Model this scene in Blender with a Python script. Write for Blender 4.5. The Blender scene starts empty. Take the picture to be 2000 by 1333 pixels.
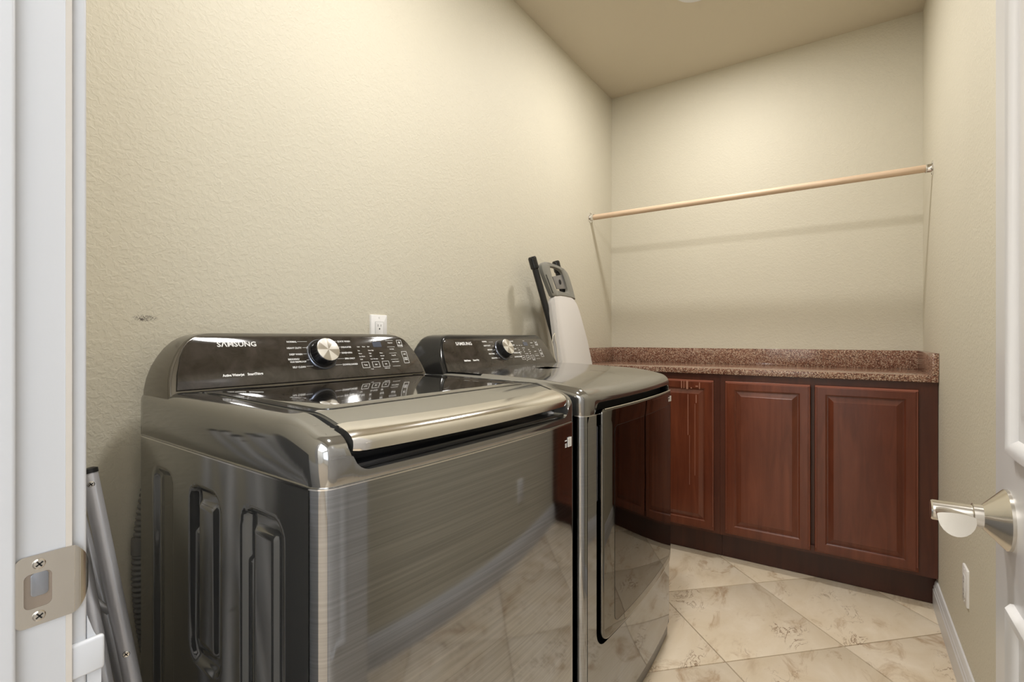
import bpy, bmesh, math, random
from mathutils import Vector, Matrix
random.seed(7)
sc = bpy.context.scene
COL = sc.collection
R = math.radians
H = 1.095            # eye height
CEIL = 2.667
YL, YR, XB = 1.291, -0.304, 3.10     # left wall, right wall, back wall

# ------------------------------------------------------------------ camera
cd = bpy.data.cameras.new('camera'); cam = bpy.data.objects.new('camera', cd); COL.objects.link(cam)
cam.location = (0, 0, H); cam.rotation_euler = (R(90), 0, R(33.9 - 90))
cd.sensor_width = 36; cd.lens = 17.53; cd.shift_y = -0.00375; cd.clip_start = 0.02
sc.camera = cam
# ------------------------------------------------------------------ world, light, exposure
w = bpy.data.worlds.new('world'); sc.world = w; w.use_nodes = True
w.node_tree.nodes['Background'].inputs[0].default_value = (0.75, 0.85, 1.0, 1)
w.node_tree.nodes['Background'].inputs[1].default_value = 0.6
sc.view_settings.view_transform = 'Standard'; sc.view_settings.look = 'None'
sc.view_settings.exposure = 0.52; sc.view_settings.gamma = 1.0
sc.view_settings.use_curve_mapping = False

def area(name, loc, rot, sx, sy, power, color, shape='RECTANGLE', spread=180):
    l = bpy.data.lights.new(name, 'AREA'); l.shape = shape; l.size = sx
    if shape == 'RECTANGLE': l.size_y = sy
    l.energy = power; l.color = color; l.spread = R(spread)
    o = bpy.data.objects.new(name, l); COL.objects.link(o); o.location = loc; o.rotation_euler = rot
    return o
area('hall_daylight', (-1.45, -1.54, 1.45), (R(90), 0, 0), 1.7, 1.9, 9, (0.66, 0.80, 1.0))
area('can_bulb_light', (2.318, 0.562, CEIL - 0.008), (0, 0, 0), 0.16, 0, 11, (1.0, 0.97, 0.93), 'DISK')
area('can_bulb_light', (0.95, 0.48, CEIL - 0.008), (0, 0, 0), 0.22, 0, 14.5, (1.0, 0.97, 0.93), 'DISK')  # second ceiling light, added out of view to light the room evenly
area('hall_ceiling_fill', (-1.3, 0.2, CEIL - 0.01), (0, 0, 0), 2.2, 3.0, 66, (1.0, 0.97, 0.94))  # unseen soft panel added in the hall to fill the room with light

# ------------------------------------------------------------------ materials
def mat(name, col, rough=0.5, metal=0.0, coat=0.0, spec=0.5, build=None, emit=None):
    m = bpy.data.materials.new(name); m.use_nodes = True
    nt = m.node_tree; b = nt.nodes['Principled BSDF']
    b.inputs['Base Color'].default_value = (*col, 1); b.inputs['Roughness'].default_value = rough
    b.inputs['Metallic'].default_value = metal; b.inputs['Coat Weight'].default_value = coat
    b.inputs['Coat Roughness'].default_value = 0.03
    b.inputs['Specular IOR Level'].default_value = spec
    if emit: b.inputs['Emission Color'].default_value = (*emit[0], 1); b.inputs['Emission Strength'].default_value = emit[1]
    if build: build(nt, b)
    return m
def N(nt, t, **k):
    n = nt.nodes.new(t)
    for a, v in k.items():
        if a in n.inputs: n.inputs[a].default_value = v
        else: setattr(n, a, v)
    return n
def coords(nt, scale=(1, 1, 1), kind='Object', rot=(0, 0, 0)):
    tc = N(nt, 'ShaderNodeTexCoord'); mp = N(nt, 'ShaderNodeMapping')
    mp.inputs['Scale'].default_value = scale; mp.inputs['Rotation'].default_value = rot
    nt.links.new(tc.outputs[kind], mp.inputs[0]); return mp.outputs[0]
def noise(nt, vec, scale, detail=3, rough=0.5, dist=0.0):
    n = N(nt, 'ShaderNodeTexNoise'); n.inputs['Scale'].default_value = scale; n.inputs['Detail'].default_value = detail
    n.inputs['Roughness'].default_value = rough; n.inputs['Distortion'].default_value = dist
    nt.links.new(vec, n.inputs['Vector']); return n.outputs['Fac']
def ramp(nt, fac, stops, interp='LINEAR'):
    r = N(nt, 'ShaderNodeValToRGB'); cr = r.color_ramp; cr.interpolation = interp
    while len(cr.elements) < len(stops): cr.elements.new(0.5)
    for e, (p, c) in zip(cr.elements, stops):
        e.position = p; e.color = (*c, 1) if len(c) == 3 else c
    nt.links.new(fac, r.inputs[0]); return r.outputs[0]
def bump(nt, b, fac, strength, dist):
    n = N(nt, 'ShaderNodeBump'); n.inputs['Strength'].default_value = strength; n.inputs['Distance'].default_value = dist
    nt.links.new(fac, n.inputs['Height']); nt.links.new(n.outputs[0], b.inputs['Normal']); return n
def math_(nt, op, a, c):
    n = N(nt, 'ShaderNodeMath', operation=op)
    for i, v in enumerate((a, c)):
        if hasattr(v, 'links'): nt.links.new(v, n.inputs[i])
        else: n.inputs[i].default_value = v
    return n.outputs[0]
def mixc(nt, fac, a, c, blend='MIX'):
    n = N(nt, 'ShaderNodeMix', data_type='RGBA', blend_type=blend)
    for i, v in ((0, fac), (6, a), (7, c)):
        if hasattr(v, 'links'): nt.links.new(v, n.inputs[i])
        else: n.inputs[i].default_value = v if i == 0 else (*v, 1)
    return n.outputs[2]

WALLC = (0.605, 0.567, 0.462)
def paint_build(scuff):
    def f(nt, b):
        v = coords(nt)
        a = noise(nt, v, 95, 2, 0.5, 0.6); c = noise(nt, v, 260, 2)
        h = math_(nt, 'ADD', ramp(nt, a, [(0.42, (0, 0, 0)), (0.62, (1, 1, 1))]), math_(nt, 'MULTIPLY', c, 0.4))
        bump(nt, b, h, 0.30, 0.0015)
        g = noise(nt, v, 1.3, 2)
        base = ramp(nt, g, [(0.3, tuple(x * 0.975 for x in WALLC)), (0.7, tuple(x * 1.025 for x in WALLC))])
        if scuff:                                       # dark rubbed patch on the plaster beside the washer
            tc = N(nt, 'ShaderNodeTexCoord'); mp = N(nt, 'ShaderNodeMapping')
            mp.inputs['Location'].default_value = (-0.464 / 0.027, 0, -1.137 / 0.0085)
            mp.inputs['Scale'].default_value = (1 / 0.027, 0, 1 / 0.0085)
            nt.links.new(tc.outputs['Object'], mp.inputs[0])
            ln = N(nt, 'ShaderNodeVectorMath', operation='LENGTH'); nt.links.new(mp.outputs[0], ln.inputs[0])
            inside = ramp(nt, ln.outputs['Value'], [(0.55, (1, 1, 1)), (1.0, (0, 0, 0))])
            sp = noise(nt, v, 240, 4, 0.65, 1.2)
            k = math_(nt, 'MULTIPLY', inside, ramp(nt, sp, [(0.47, (0, 0, 0)), (0.56, (1, 1, 1))]))
            base = mixc(nt, k, base, (0.10, 0.085, 0.075))
        nt.links.new(base, b.inputs['Base Color'])
    return f
M_wall = mat('wall_paint', WALLC, 0.62, build=paint_build(False))
M_wall_scuff = mat('wall_paint_scuffed', WALLC, 0.62, build=paint_build(True))
M_ceil = mat('ceiling_paint', (0.60, 0.54, 0.43), 0.7, build=lambda nt, b: bump(nt, b, noise(nt, coords(nt), 110, 2), 0.25, 0.002))
M_white = mat('white_trim_paint', (0.66, 0.655, 0.66), 0.32, build=lambda nt, b: bump(nt, b, noise(nt, coords(nt, (1, 1, 0.15)), 60, 2), 0.06, 0.001))
M_hall = mat('hall_wall_paint', (0.70, 0.69, 0.66), 0.7)
M_caulk = mat('caulk', (0.48, 0.445, 0.40), 0.6)

def brushed_build(c0, c1, r0, r1, axis=(1.2, 1.2, 130)):
    def f(nt, b):
        v = coords(nt, axis)
        a = noise(nt, v, 1.6, 5, 0.65)
        nt.links.new(ramp(nt, a, [(0.3, c0), (0.7, c1)]), b.inputs['Base Color'])
        mr = N(nt, 'ShaderNodeMapRange'); mr.inputs[3].default_value = r0; mr.inputs[4].default_value = r1
        nt.links.new(a, mr.inputs[0]); nt.links.new(mr.outputs[0], b.inputs['Roughness'])
        v2 = coords(nt, (axis[0] * 2, axis[1] * 2, axis[2] * 4))
        bump(nt, b, noise(nt, v2, 1.5, 2), 0.02, 0.0003)
    return f
M_body = mat('brushed_dark_stainless', (0.25, 0.24, 0.23), 0.15, 1.0, build=brushed_build((0.27, 0.28, 0.297), (0.40, 0.415, 0.44), 0.035, 0.085))
M_body2 = mat('smooth_dark_stainless', (0.27, 0.26, 0.25), 0.09, 1.0, build=brushed_build((0.265, 0.275, 0.29), (0.32, 0.33, 0.345), 0.05, 0.08))
M_side = mat('grey_side_paint', (0.34, 0.338, 0.325), 0.10, 0.92)
M_cover = mat('graphite_gloss_plastic', (0.325, 0.325, 0.32), 0.10, 0.9)
M_lid = mat('lid_frame_gloss', (0.38, 0.38, 0.37), 0.10, 0.9)
def dusty(nt, b):
    v = coords(nt)
    s = noise(nt, v, 700, 2, 0.6); g = noise(nt, v, 14, 3)
    k = math_(nt, 'MULTIPLY', ramp(nt, s, [(0.50, (0, 0, 0)), (0.72, (1, 1, 1))]), ramp(nt, g, [(0.35, (0, 0, 0)), (0.65, (0.5, 0.5, 0.5))]))
    nt.links.new(mixc(nt, k, (0.012, 0.011, 0.010), (0.17, 0.16, 0.15)), b.inputs['Base Color'])
    nt.links.new(math_(nt, 'ADD', math_(nt, 'MULTIPLY', k, 0.25), 0.05), b.inputs['Roughness'])
M_glass = mat('black_lid_glass', (0.012, 0.011, 0.01), 0.03, 0.0, coat=1.0, spec=0.9, build=dusty)
def facedirt(nt, b):
    v = coords(nt)
    g = noise(nt, v, 22, 4, 0.6, 0.5)
    nt.links.new(ramp(nt, g, [(0.35, (0.022, 0.018, 0.014)), (0.7, (0.050, 0.042, 0.036))]), b.inputs['Base Color'])
M_face = mat('black_console_face', (0.03, 0.026, 0.022), 0.07, 0.0, spec=0.6, build=facedirt)
M_black = mat('black_gloss_plastic', (0.010, 0.010, 0.011), 0.18)
M_blackm = mat('black_matte_plastic', (0.012, 0.012, 0.012), 0.45)
M_chrome = mat('satin_chrome', (0.82, 0.81, 0.80), 0.13, 1.0)
M_shell = mat('dark_console_shell', (0.16, 0.15, 0.135), 0.16, 0.8)
M_dshell = mat('black_console_shell', (0.03, 0.03, 0.03), 0.12, 0.5)
M_print = mat('white_print', (0.80, 0.80, 0.80), 0.5)
M_logo = mat('silver_logo', (0.78, 0.78, 0.78), 0.35)
M_disp = mat('unlit_display', (0.07, 0.08, 0.11), 0.15)
def spun(nt, b):  # light and dark wedges painted into the colour as spun-metal sheen
    tc = N(nt, 'ShaderNodeTexCoord'); g = N(nt, 'ShaderNodeTexGradient', gradient_type='RADIAL')
    nt.links.new(tc.outputs['Object'], g.inputs[0])
    s = math_(nt, 'SINE', math_(nt, 'MULTIPLY', g.outputs['Fac'], 25.13), 0)
    nt.links.new(ramp(nt, math_(nt, 'ADD', math_(nt, 'MULTIPLY', s, 0.5), 0.5), [(0.35, (0.42, 0.39, 0.34)), (0.60, (0.86, 0.85, 0.83))]), b.inputs['Base Color'])
M_spun = mat('spun_aluminium', (0.8, 0.78, 0.75), 0.28, 0.75, build=spun)
M_alu = mat('satin_aluminium_tube', (0.62, 0.62, 0.65), 0.42, 0.45)
M_nickel = mat('satin_nickel', (0.60, 0.57, 0.52), 0.22, 1.0)
M_steel = mat('screw_steel', (0.62, 0.60, 0.56), 0.25, 1.0)
M_hose = mat('grey_ribbed_hose', (0.17, 0.165, 0.155), 0.45)
M_jamb = mat('door_frame_paint', (0.50, 0.51, 0.53), 0.3)
M_cloth = mat('pale_board_cover', (0.62, 0.59, 0.56), 0.8, build=lambda nt, b: bump(nt, b, noise(nt, coords(nt), 500, 2), 0.15, 0.001))
M_clothedge = mat('board_cover_hem', (0.46, 0.44, 0.42), 0.85)
M_rest = mat('grey_rest_plastic', (0.22, 0.215, 0.19), 0.38)
M_brk = mat('bracket_steel', (0.30, 0.30, 0.32), 0.30, 0.8)
M_cord = mat('cream_cord', (0.75, 0.68, 0.55), 0.8)
M_plate = mat('white_plate_plastic', (0.80, 0.79, 0.78), 0.35)
M_canvas = mat('black_canvas', (0.012, 0.012, 0.013), 0.75)
M_dark = mat('dark_void', (0.005, 0.005, 0.005), 0.7)
M_sticker = mat('sticker_white', (0.85, 0.85, 0.85), 0.5)
M_stickprint = mat('sticker_print', (0.35, 0.35, 0.35), 0.5)
M_bulb = mat('lamp_diffuser', (0.9, 0.9, 0.9), 0.4, emit=((1.0, 0.94, 0.84), 3.0))
M_sky = mat('bright_window_pane', (0.9, 0.9, 0.9), 0.4, emit=((0.80, 0.90, 1.0), 1.6))

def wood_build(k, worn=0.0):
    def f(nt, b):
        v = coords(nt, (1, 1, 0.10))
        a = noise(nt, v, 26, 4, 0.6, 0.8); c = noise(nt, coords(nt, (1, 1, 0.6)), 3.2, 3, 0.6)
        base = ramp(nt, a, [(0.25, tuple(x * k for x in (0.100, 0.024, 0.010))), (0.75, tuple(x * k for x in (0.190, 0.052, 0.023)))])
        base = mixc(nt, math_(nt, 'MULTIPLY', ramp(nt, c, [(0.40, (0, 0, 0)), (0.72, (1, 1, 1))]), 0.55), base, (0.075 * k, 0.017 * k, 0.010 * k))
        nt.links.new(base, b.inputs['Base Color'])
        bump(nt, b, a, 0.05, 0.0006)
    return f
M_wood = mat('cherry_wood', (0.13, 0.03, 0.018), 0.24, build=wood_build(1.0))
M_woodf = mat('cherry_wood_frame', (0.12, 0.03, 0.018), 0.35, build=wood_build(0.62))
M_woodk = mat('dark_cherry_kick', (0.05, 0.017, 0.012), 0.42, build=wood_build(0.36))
M_worn = mat('worn_cherry_edge', (0.30, 0.10, 0.062), 0.4)
M_drip = mat('dried_drip', (0.36, 0.17, 0.11), 0.5)

def granite(nt, b):
    v = coords(nt)
    vo = N(nt, 'ShaderNodeTexVoronoi'); vo.inputs['Scale'].default_value = 290; nt.links.new(v, vo.inputs['Vector'])
    sep = N(nt, 'ShaderNodeSeparateColor'); nt.links.new(vo.outputs['Color'], sep.inputs[0])
    c = ramp(nt, sep.outputs[0], [(0.0, (0.04, 0.020, 0.016)), (0.16, (0.14, 0.052, 0.034)), (0.40, (0.24, 0.115, 0.075)), (0.62, (0.38, 0.24, 0.165)), (0.82, (0.58, 0.45, 0.34))], 'CONSTANT')
    g = noise(nt, v, 9, 2)
    c = mixc(nt, 0.22, c, ramp(nt, g, [(0.3, (0.15, 0.065, 0.045)), (0.7, (0.34, 0.19, 0.14))]))
    nt.links.new(c, b.inputs['Base Color'])
M_granite = mat('red_granite', (0.25, 0.12, 0.09), 0.13, coat=0.0, build=granite)

def travertine(nt, b):
    tc = N(nt, 'ShaderNodeTexCoord'); oi = N(nt, 'ShaderNodeObjectInfo')
    off = N(nt, 'ShaderNodeVectorMath', operation='SCALE'); off.inputs[0].default_value = (13, 7, 3)
    nt.links.new(oi.outputs['Random'], off.inputs['Scale'])
    add = N(nt, 'ShaderNodeVectorMath', operation='ADD'); nt.links.new(tc.outputs['Object'], add.inputs[0]); nt.links.new(off.outputs[0], add.inputs[1])
    v = add.outputs[0]
    mp = N(nt, 'ShaderNodeMapping'); mp.inputs['Scale'].default_value = (1.0, 1.9, 1); mp.inputs['Rotation'].default_value = (0, 0, 0.6)
    nt.links.new(v, mp.inputs[0]); v = mp.outputs[0]
    a = noise(nt, v, 2.6, 6, 0.6, 0.8)
    base = ramp(nt, a, [(0.28, (0.56, 0.44, 0.31)), (0.42, (0.71, 0.60, 0.45)), (0.58, (0.76, 0.66, 0.52)), (0.75, (0.84, 0.75, 0.62))])
    # tan clouds
    t = noise(nt, v, 4.2, 7, 0.68, 1.0)
    base = mixc(nt, ramp(nt, t, [(0.54, (0, 0, 0)), (0.66, (0.75, 0.75, 0.75))]), base, (0.45, 0.31, 0.19))
    # thin brown veins near a level set, only in some areas
    e = noise(nt, v, 6.5, 5, 0.62, 1.6)
    line = ramp(nt, math_(nt, 'ABSOLUTE', math_(nt, 'SUBTRACT', e, 0.5), 0), [(0.0, (1, 1, 1)), (0.020, (0, 0, 0))])
    area_ = ramp(nt, noise(nt, v, 3.3, 3, 0.5), [(0.555, (0, 0, 0)), (0.64, (0.9, 0.9, 0.9))])
    base = mixc(nt, math_(nt, 'MULTIPLY', line, area_), base, (0.20, 0.11, 0.055))
    # small pits
    p = noise(nt, v, 60, 3, 0.6, 0.4)
    base = mixc(nt, math_(nt, 'MULTIPLY', ramp(nt, p, [(0.66, (0, 0, 0)), (0.72, (1, 1, 1))]), math_(nt, 'ADD', math_(nt, 'MULTIPLY', area_, 0.6), 0.12)), base, (0.30, 0.19, 0.115))
    nt.links.new(base, b.inputs['Base Color'])
M_tile = mat('travertine', (0.7, 0.6, 0.45), 0.27, build=travertine)
M_grout = mat('grout', (0.42, 0.345, 0.26), 0.85)

# ------------------------------------------------------------------ mesh helpers
def obj(name, bm, m, parent=None, ang=32, label=None, flat=False):
    bm.normal_update()
    for f in bm.faces: f.smooth = not flat
    for e in bm.edges:
        if len(e.link_faces) == 2: e.smooth = e.calc_face_angle(0) < R(ang)
    me = bpy.data.meshes.new(name); bm.to_mesh(me); bm.free()
    if m: me.materials.append(m)
    o = bpy.data.objects.new(name, me); COL.objects.link(o)
    if parent: o.parent = parent
    if label: o['label'] = label
    return o
def thing(name, label, cat, loc=(0, 0, 0), rz=0, group=None):
    o = bpy.data.objects.new(name, None); COL.objects.link(o); o.location = loc; o.rotation_euler = (0, 0, R(rz))
    o.empty_display_size = 0.05
    return tag(o, label, cat, group)
def tag(o, label, cat, group=None):
    o['label'] = label; o['category'] = cat
    if group: o['group'] = group
    return o
def struct(name, bm, m, **k):
    o = obj(name, bm, m, **k); o['kind'] = 'structure'; return o
def box(bm, x0, x1, y0, y1, z0, z1, bev=0.0, seg=2):
    vs = [bm.verts.new(p) for p in ((x0, y0, z0), (x1, y0, z0), (x1, y1, z0), (x0, y1, z0), (x0, y0, z1), (x1, y0, z1), (x1, y1, z1), (x0, y1, z1))]
    fs = [bm.faces.new([vs[i] for i in q]) for q in ((0, 3, 2, 1), (4, 5, 6, 7), (0, 1, 5, 4), (1, 2, 6, 5), (2, 3, 7, 6), (3, 0, 4, 7))]
    if bev:
        es = list({e for f in fs for e in f.edges})
        bmesh.ops.bevel(bm, geom=es, offset=bev, segments=seg, profile=0.5, affect='EDGES')
    return vs
def B(*a, **k):
    bm = bmesh.new(); box(bm, *a, **k); return bm
def xf(bm, M, verts=None):
    bmesh.ops.transform(bm, matrix=M, verts=verts or bm.verts[:]); return bm
def rings(bm, loops, cap0=True, cap1=True, closed=True):
    vl = [[bm.verts.new(p) for p in L] for L in loops]
    n = len(vl[0])
    for a, b in zip(vl, vl[1:]):
        for i in range(n if closed else n - 1):
            j = (i + 1) % n
            q = [a[i], a[j], b[j], b[i]]
            try: bm.faces.new(q)
            except ValueError: pass
    if cap0: bm.faces.new(vl[0][::-1])
    if cap1: bm.faces.new(vl[-1])
    return vl
def tube(bm, pts, r, n=14, caps=True):
    pts = [Vector(p) for p in pts]; loops = []
    up = None
    for i, p in enumerate(pts):
        d = (pts[min(i + 1, len(pts) - 1)] - pts[max(i - 1, 0)]).normalized()
        if up is None:
            up = d.orthogonal().normalized()
        up = (up - d * up.dot(d)).normalized(); s = d.cross(up)
        rr = r[i] if isinstance(r, (list, tuple)) else r
        loops.append([p + (up * math.cos(2 * math.pi * k / n) + s * math.sin(2 * math.pi * k / n)) * rr for k in range(n)])
    rings(bm, loops, caps, caps)
    return bm
def T(pts, r, n=14):
    return tube(bmesh.new(), pts, r, n)
def lathe(prof, n=40, M=None, bm=None):
    bm = bm or bmesh.new()
    loops = [[((M or Matrix()) @ Vector((r * math.cos(2 * math.pi * k / n), r * math.sin(2 * math.pi * k / n), z))) for k in range(n)] for r, z in prof]
    rings(bm, loops)
    return bm
def rrect(x0, x1, y0, y1, r, n=6):
    """rounded rectangle, counter-clockwise; r = one radius or (bl, br, tr, tl)"""
    if not isinstance(r, (tuple, list)): r = (r,) * 4
    out = []
    for (cx, cy, sx, sy, a0, rr) in ((x0, y0, 1, 1, 180, r[0]), (x1, y0, -1, 1, 270, r[1]), (x1, y1, -1, -1, 0, r[2]), (x0, y1, 1, -1, 90, r[3])):
        for k in range(n + 1):
            a = R(a0 + 90 * k / n)
            out.append((cx + sx * rr + rr * math.cos(a), cy + sy * rr + rr * math.sin(a)))
    return out
def slab(poly, t, M, bev=0.0):
    """2-D polygon extruded by t along local z, then placed by M"""
    bm = bmesh.new()
    vs = [bm.verts.new((x, y, 0)) for x, y in poly]
    f = bm.faces.new(vs)
    g = bmesh.ops.extrude_face_region(bm, geom=[f])
    top = [v for v in g['geom'] if isinstance(v, bmesh.types.BMVert)]
    for v in top: v.co.z += t
    bmesh.ops.recalc_face_normals(bm, faces=bm.faces)
    if bev:
        ts = set(top); es = [e for e in bm.edges if e.verts[0] in ts and e.verts[1] in ts]
        bmesh.ops.bevel(bm, geom=es, offset=bev, segments=2, profile=0.5, affect='EDGES')
    bm.transform(M); return bm
def frame_M(P, ex, ey):
    ex = Vector(ex).normalized(); ey = Vector(ey).normalized(); n = ex.cross(ey)
    M = Matrix.Identity(4)
    for i in range(3):
        M[i][0] = ex[i]; M[i][1] = ey[i]; M[i][2] = n[i]; M[i][3] = P[i]
    return M
def smooth(a, b, x):
    t = max(0.0, min(1.0, (x - a) / (b - a))); return t * t * (3 - 2 * t)

def text_bm(items, M, dz=0.0002):
    """flat lettering: items = (text, size, x, y, align, weight, squash)"""
    obs = []
    for (body, size, x, y, al, wt, sx) in items:
        c = bpy.data.curves.new('lettering', 'FONT'); c.body = body; c.size = size; c.align_x = al; c.offset = wt
        c.resolution_u = 2; c.extrude = 0.0001
        o = bpy.data.objects.new('lettering', c); COL.objects.link(o); obs.append((o, Matrix.Translation((x, y, dz)) @ Matrix.Diagonal((sx, 1, 1, 1))))
    bpy.context.view_layer.update(); dg = bpy.context.evaluated_depsgraph_get()
    bm = bmesh.new()
    for o, L in obs:
        me = bpy.data.meshes.new_from_object(o.evaluated_get(dg)); me.transform(M @ L); bm.from_mesh(me)
        bpy.data.meshes.remove(me)
    for o, L in obs:
        c = o.data; bpy.data.objects.remove(o); bpy.data.curves.remove(c)
    return bm
def rects_bm(rs, M, t=0.0003, bm=None):
    bm = bm or bmesh.new()
    for x0, x1, y0, y1 in rs:
        vs = box(bm, x0, x1, y0, y1, 0, t); bmesh.ops.transform(bm, matrix=M, verts=vs)
    return bm
def outline(x0, x1, y0, y1, w, sk=0.0):
    return [(x0, x1, y0, y0 + w), (x0, x1, y1 - w, y1), (x0, x0 + w, y0, y1), (x1 - w, x1, y0, y1)]

# ================================================================== SETTING
struct('wall_left', B(0.0, XB + 0.1, YL, YL + 0.1, -0.05, CEIL + 0.1), M_wall_scuff, flat=True)
struct('wall_right', B(0.0, XB + 0.1, YR - 0.1, YR, -0.05, CEIL + 0.1), M_wall, flat=True)
struct('wall_back', B(XB, XB + 0.1, YR, YL, -0.05, CEIL + 0.1), M_wall, flat=True)
bm = bmesh.new()
DL, DR, DT = 0.565, -0.215, 2.06      # rough doorway
box(bm, 0.0, 0.14, DL, YL, 0, CEIL); box(bm, 0.0, 0.14, YR, DR, 0, CEIL); box(bm, 0.0, 0.14, DR, DL, DT, CEIL)
struct('wall_front', bm, M_wall, flat=True)
struct('ceiling', B(0.0, XB + 0.1, YR - 0.1, YL + 0.1, CEIL, CEIL + 0.1), M_ceil, flat=True)

# floor: grout bed + diagonal travertine tiles, every tile a part
floor = struct('floor', B(-0.02, XB, YR, YL, -0.03, -0.004), M_grout, flat=True)
P_ = 0.464
def clip_poly(poly, axis, val, keep_greater):
    out = []
    for i in range(len(poly)):
        a, b = poly[i], poly[(i + 1) % len(poly)]
        ia = (a[axis] >= val) == keep_greater; ib = (b[axis] >= val) == keep_greater
        if ia: out.append(a)
        if ia != ib:
            t = (val - a[axis]) / (b[axis] - a[axis]); out.append((a[0] + t * (b[0] - a[0]), a[1] + t * (b[1] - a[1])))
    return out
ca, sa = math.cos(R(44.5)), math.sin(R(44.5)); g_ = 0.0022
for i in range(-7, 8):
    for j in range(-7, 8):
        q = []
        for (a, b) in ((i * P_ + g_, j * P_ + g_), ((i + 1) * P_ - g_, j * P_ + g_), ((i + 1) * P_ - g_, (j + 1) * P_ - g_), (i * P_ + g_, (j + 1) * P_ - g_)):
            q.append((2.121 + a * ca - b * sa, 0.009 + a * sa + b * ca))
        for ax, val, kg in ((0, -0.01, True), (0, XB - 0.002, False), (1, YR + 0.002, True), (1, YL - 0.002, False)):
            if q: q = clip_poly(q, ax, val, kg)
        if len(q) < 3: continue
        ar = abs(sum(q[k][0] * q[(k + 1) % len(q)][1] - q[(k + 1) % len(q)][0] * q[k][1] for k in range(len(q)))) / 2
        if ar < 0.001: continue
        o = obj('tile', slab(q, 0.006, Matrix.Translation((0, 0, -0.006)), 0.0012), M_tile, floor)

# baseboards
def baseboard(name, length, M):
    prof = [(0, 0), (0.015, 0), (0.015, 0.070), (0.0125, 0.074), (0.0125, 0.084), (0.010, 0.088), (0.0085, 0.098), (0.005, 0.106), (0, 0.107)]
    bm = bmesh.new()
    rings(bm, [[M @ Vector((x, y, z)) for y, z in prof] for x in (0, length)])
    bmesh.ops.recalc_face_normals(bm, faces=bm.faces)
    return struct(name, bm, M_white, ang=20)
baseboard('baseboard_right', 2.50, Matrix.Translation((0.14, YR, 0)))
baseboard('baseboard_left', 2.50, Matrix.Translation((0.14, YL, 0)) @ Matrix.Scale(-1, 4, (0, 1, 0)))

# door lining, stop, casings
bm = bmesh.new()
box(bm, 0.0, 0.142, 0.545, DL, 0, DT - 0.0, 0.0015); box(bm, 0.0, 0.142, DR, -0.197, 0, DT, 0.0015)
box(bm, 0.0, 0.142, -0.197, 0.545, DT - 0.02, DT, 0.0015)
struct('trim_1', bm, M_jamb)                                   # jamb
bm = bmesh.new()
box(bm, 0.066, 0.1065, 0.534, 0.5455, 0, DT - 0.02, 0.003, 3); box(bm, 0.066, 0.1065, -0.1975, -0.186, 0, DT - 0.02, 0.003, 3)
box(bm, 0.066, 0.1065, -0.186, 0.534, DT - 0.031, DT - 0.0195, 0.003)
struct('trim_2', bm, M_jamb)                                   # stop
bm = bmesh.new()
for (x0, x1) in ((0.1405, 0.1545), (-0.0145, -0.0005)):
    box(bm, x0, x1, 0.550, 0.610, 0, DT + 0.055, 0.003, 3); box(bm, x0, x1, -0.262, -0.202, 0, DT + 0.055, 0.003, 3)
    box(bm, x0, x1, -0.202, 0.550, DT - 0.015, DT + 0.055, 0.003, 3)
struct('trim_3', bm, M_jamb)                                   # casing
struct('trim_4', B(0.1385, 0.1425, 0.5440, 0.5505, 0, DT - 0.02), M_caulk)   # caulk bead along the casing
# low white ledge against the entry wall beside the casing
bm = bmesh.new()
prof = [(0.1540, 0), (0.1655, 0), (0.1645, 0.60), (0.1645, 0.823), (0.1590, 0.836), (0.1545, 0.852)]
rings(bm, [[(x, y, z) for x, z in prof] for y in (0.551, 1.289)])
bmesh.ops.recalc_face_normals(bm, faces=bm.faces)
struct('trim_5', bm, M_jamb, ang=25)
bm = B(0.141, 0.1660, 0.5462, 0.552, 0.802, 0.832, bev=0.0026, seg=4)
struct('trim_6', bm, M_jamb)

# strike plate on the jamb
t = thing('strike_plate', 'satin nickel strike plate with two screws set in the white door jamb', 'strike plate', (0, 0, 0))
Ms = frame_M((0.107, 0.5445, 0.862), (1, 0, 0), (0, 0, 1))      # normal = -y
outer = rrect(0, 0.041, 0, 0.057, 0.006, 8); hole = rrect(0.0055, 0.0225, 0.0145, 0.0425, 0.004, 8)
bm = bmesh.new()
def at(p, d): return Ms @ Vector((p[0], p[1], d))
rings(bm, [[at(p, 0.0) for p in outer], [at(p, 0.0014) for p in outer], [at(p, 0.0014) for p in hole], [at(p, -0.0005) for p in hole], [at(p, 0.0) for p in outer]], False, False)
obj('plate', bm, M_nickel, t)
bm = bmesh.new()                                                # lip curving round the jamb edge
loops = []
for a in range(0, 8):
    th = R(a * 10.0); dx = 0.037 + 0.012 * math.sin(th) ; dn = 0.0014 - 0.012 * (1 - math.cos(th)) + 0.0006
    hh = 0.0275 - 0.0012 * a - 0.0006 * a * a * 0.35
    loops.append([at((dx, 0.0285 - hh), dn), at((dx, 0.0285 + hh), dn), at((dx, 0.0285 + hh), dn - 0.0016), at((dx, 0.0285 - hh), dn - 0.0016)])
rings(bm, loops); bmesh.ops.recalc_face_normals(bm, faces=bm.faces)
obj('lip', bm, M_nickel, t)
obj('latch_pocket', slab(rrect(0.0055, 0.0225, 0.0145, 0.0425, 0.004, 8), 0.0006, Ms @ Matrix.Translation((0, 0, 0.0001))), mat('latch_pocket_brown', (0.20, 0.16, 0.125), 0.6), t)
obj('pocket_spring', slab(rrect(0.0095, 0.0205, 0.0235, 0.0425, 0.003, 6), 0.0006, Ms @ Matrix.Translation((0, 0, 0.0006)), 0.0002), mat('spring_steel', (0.38, 0.41, 0.47), 0.2, 1.0), t)
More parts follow.
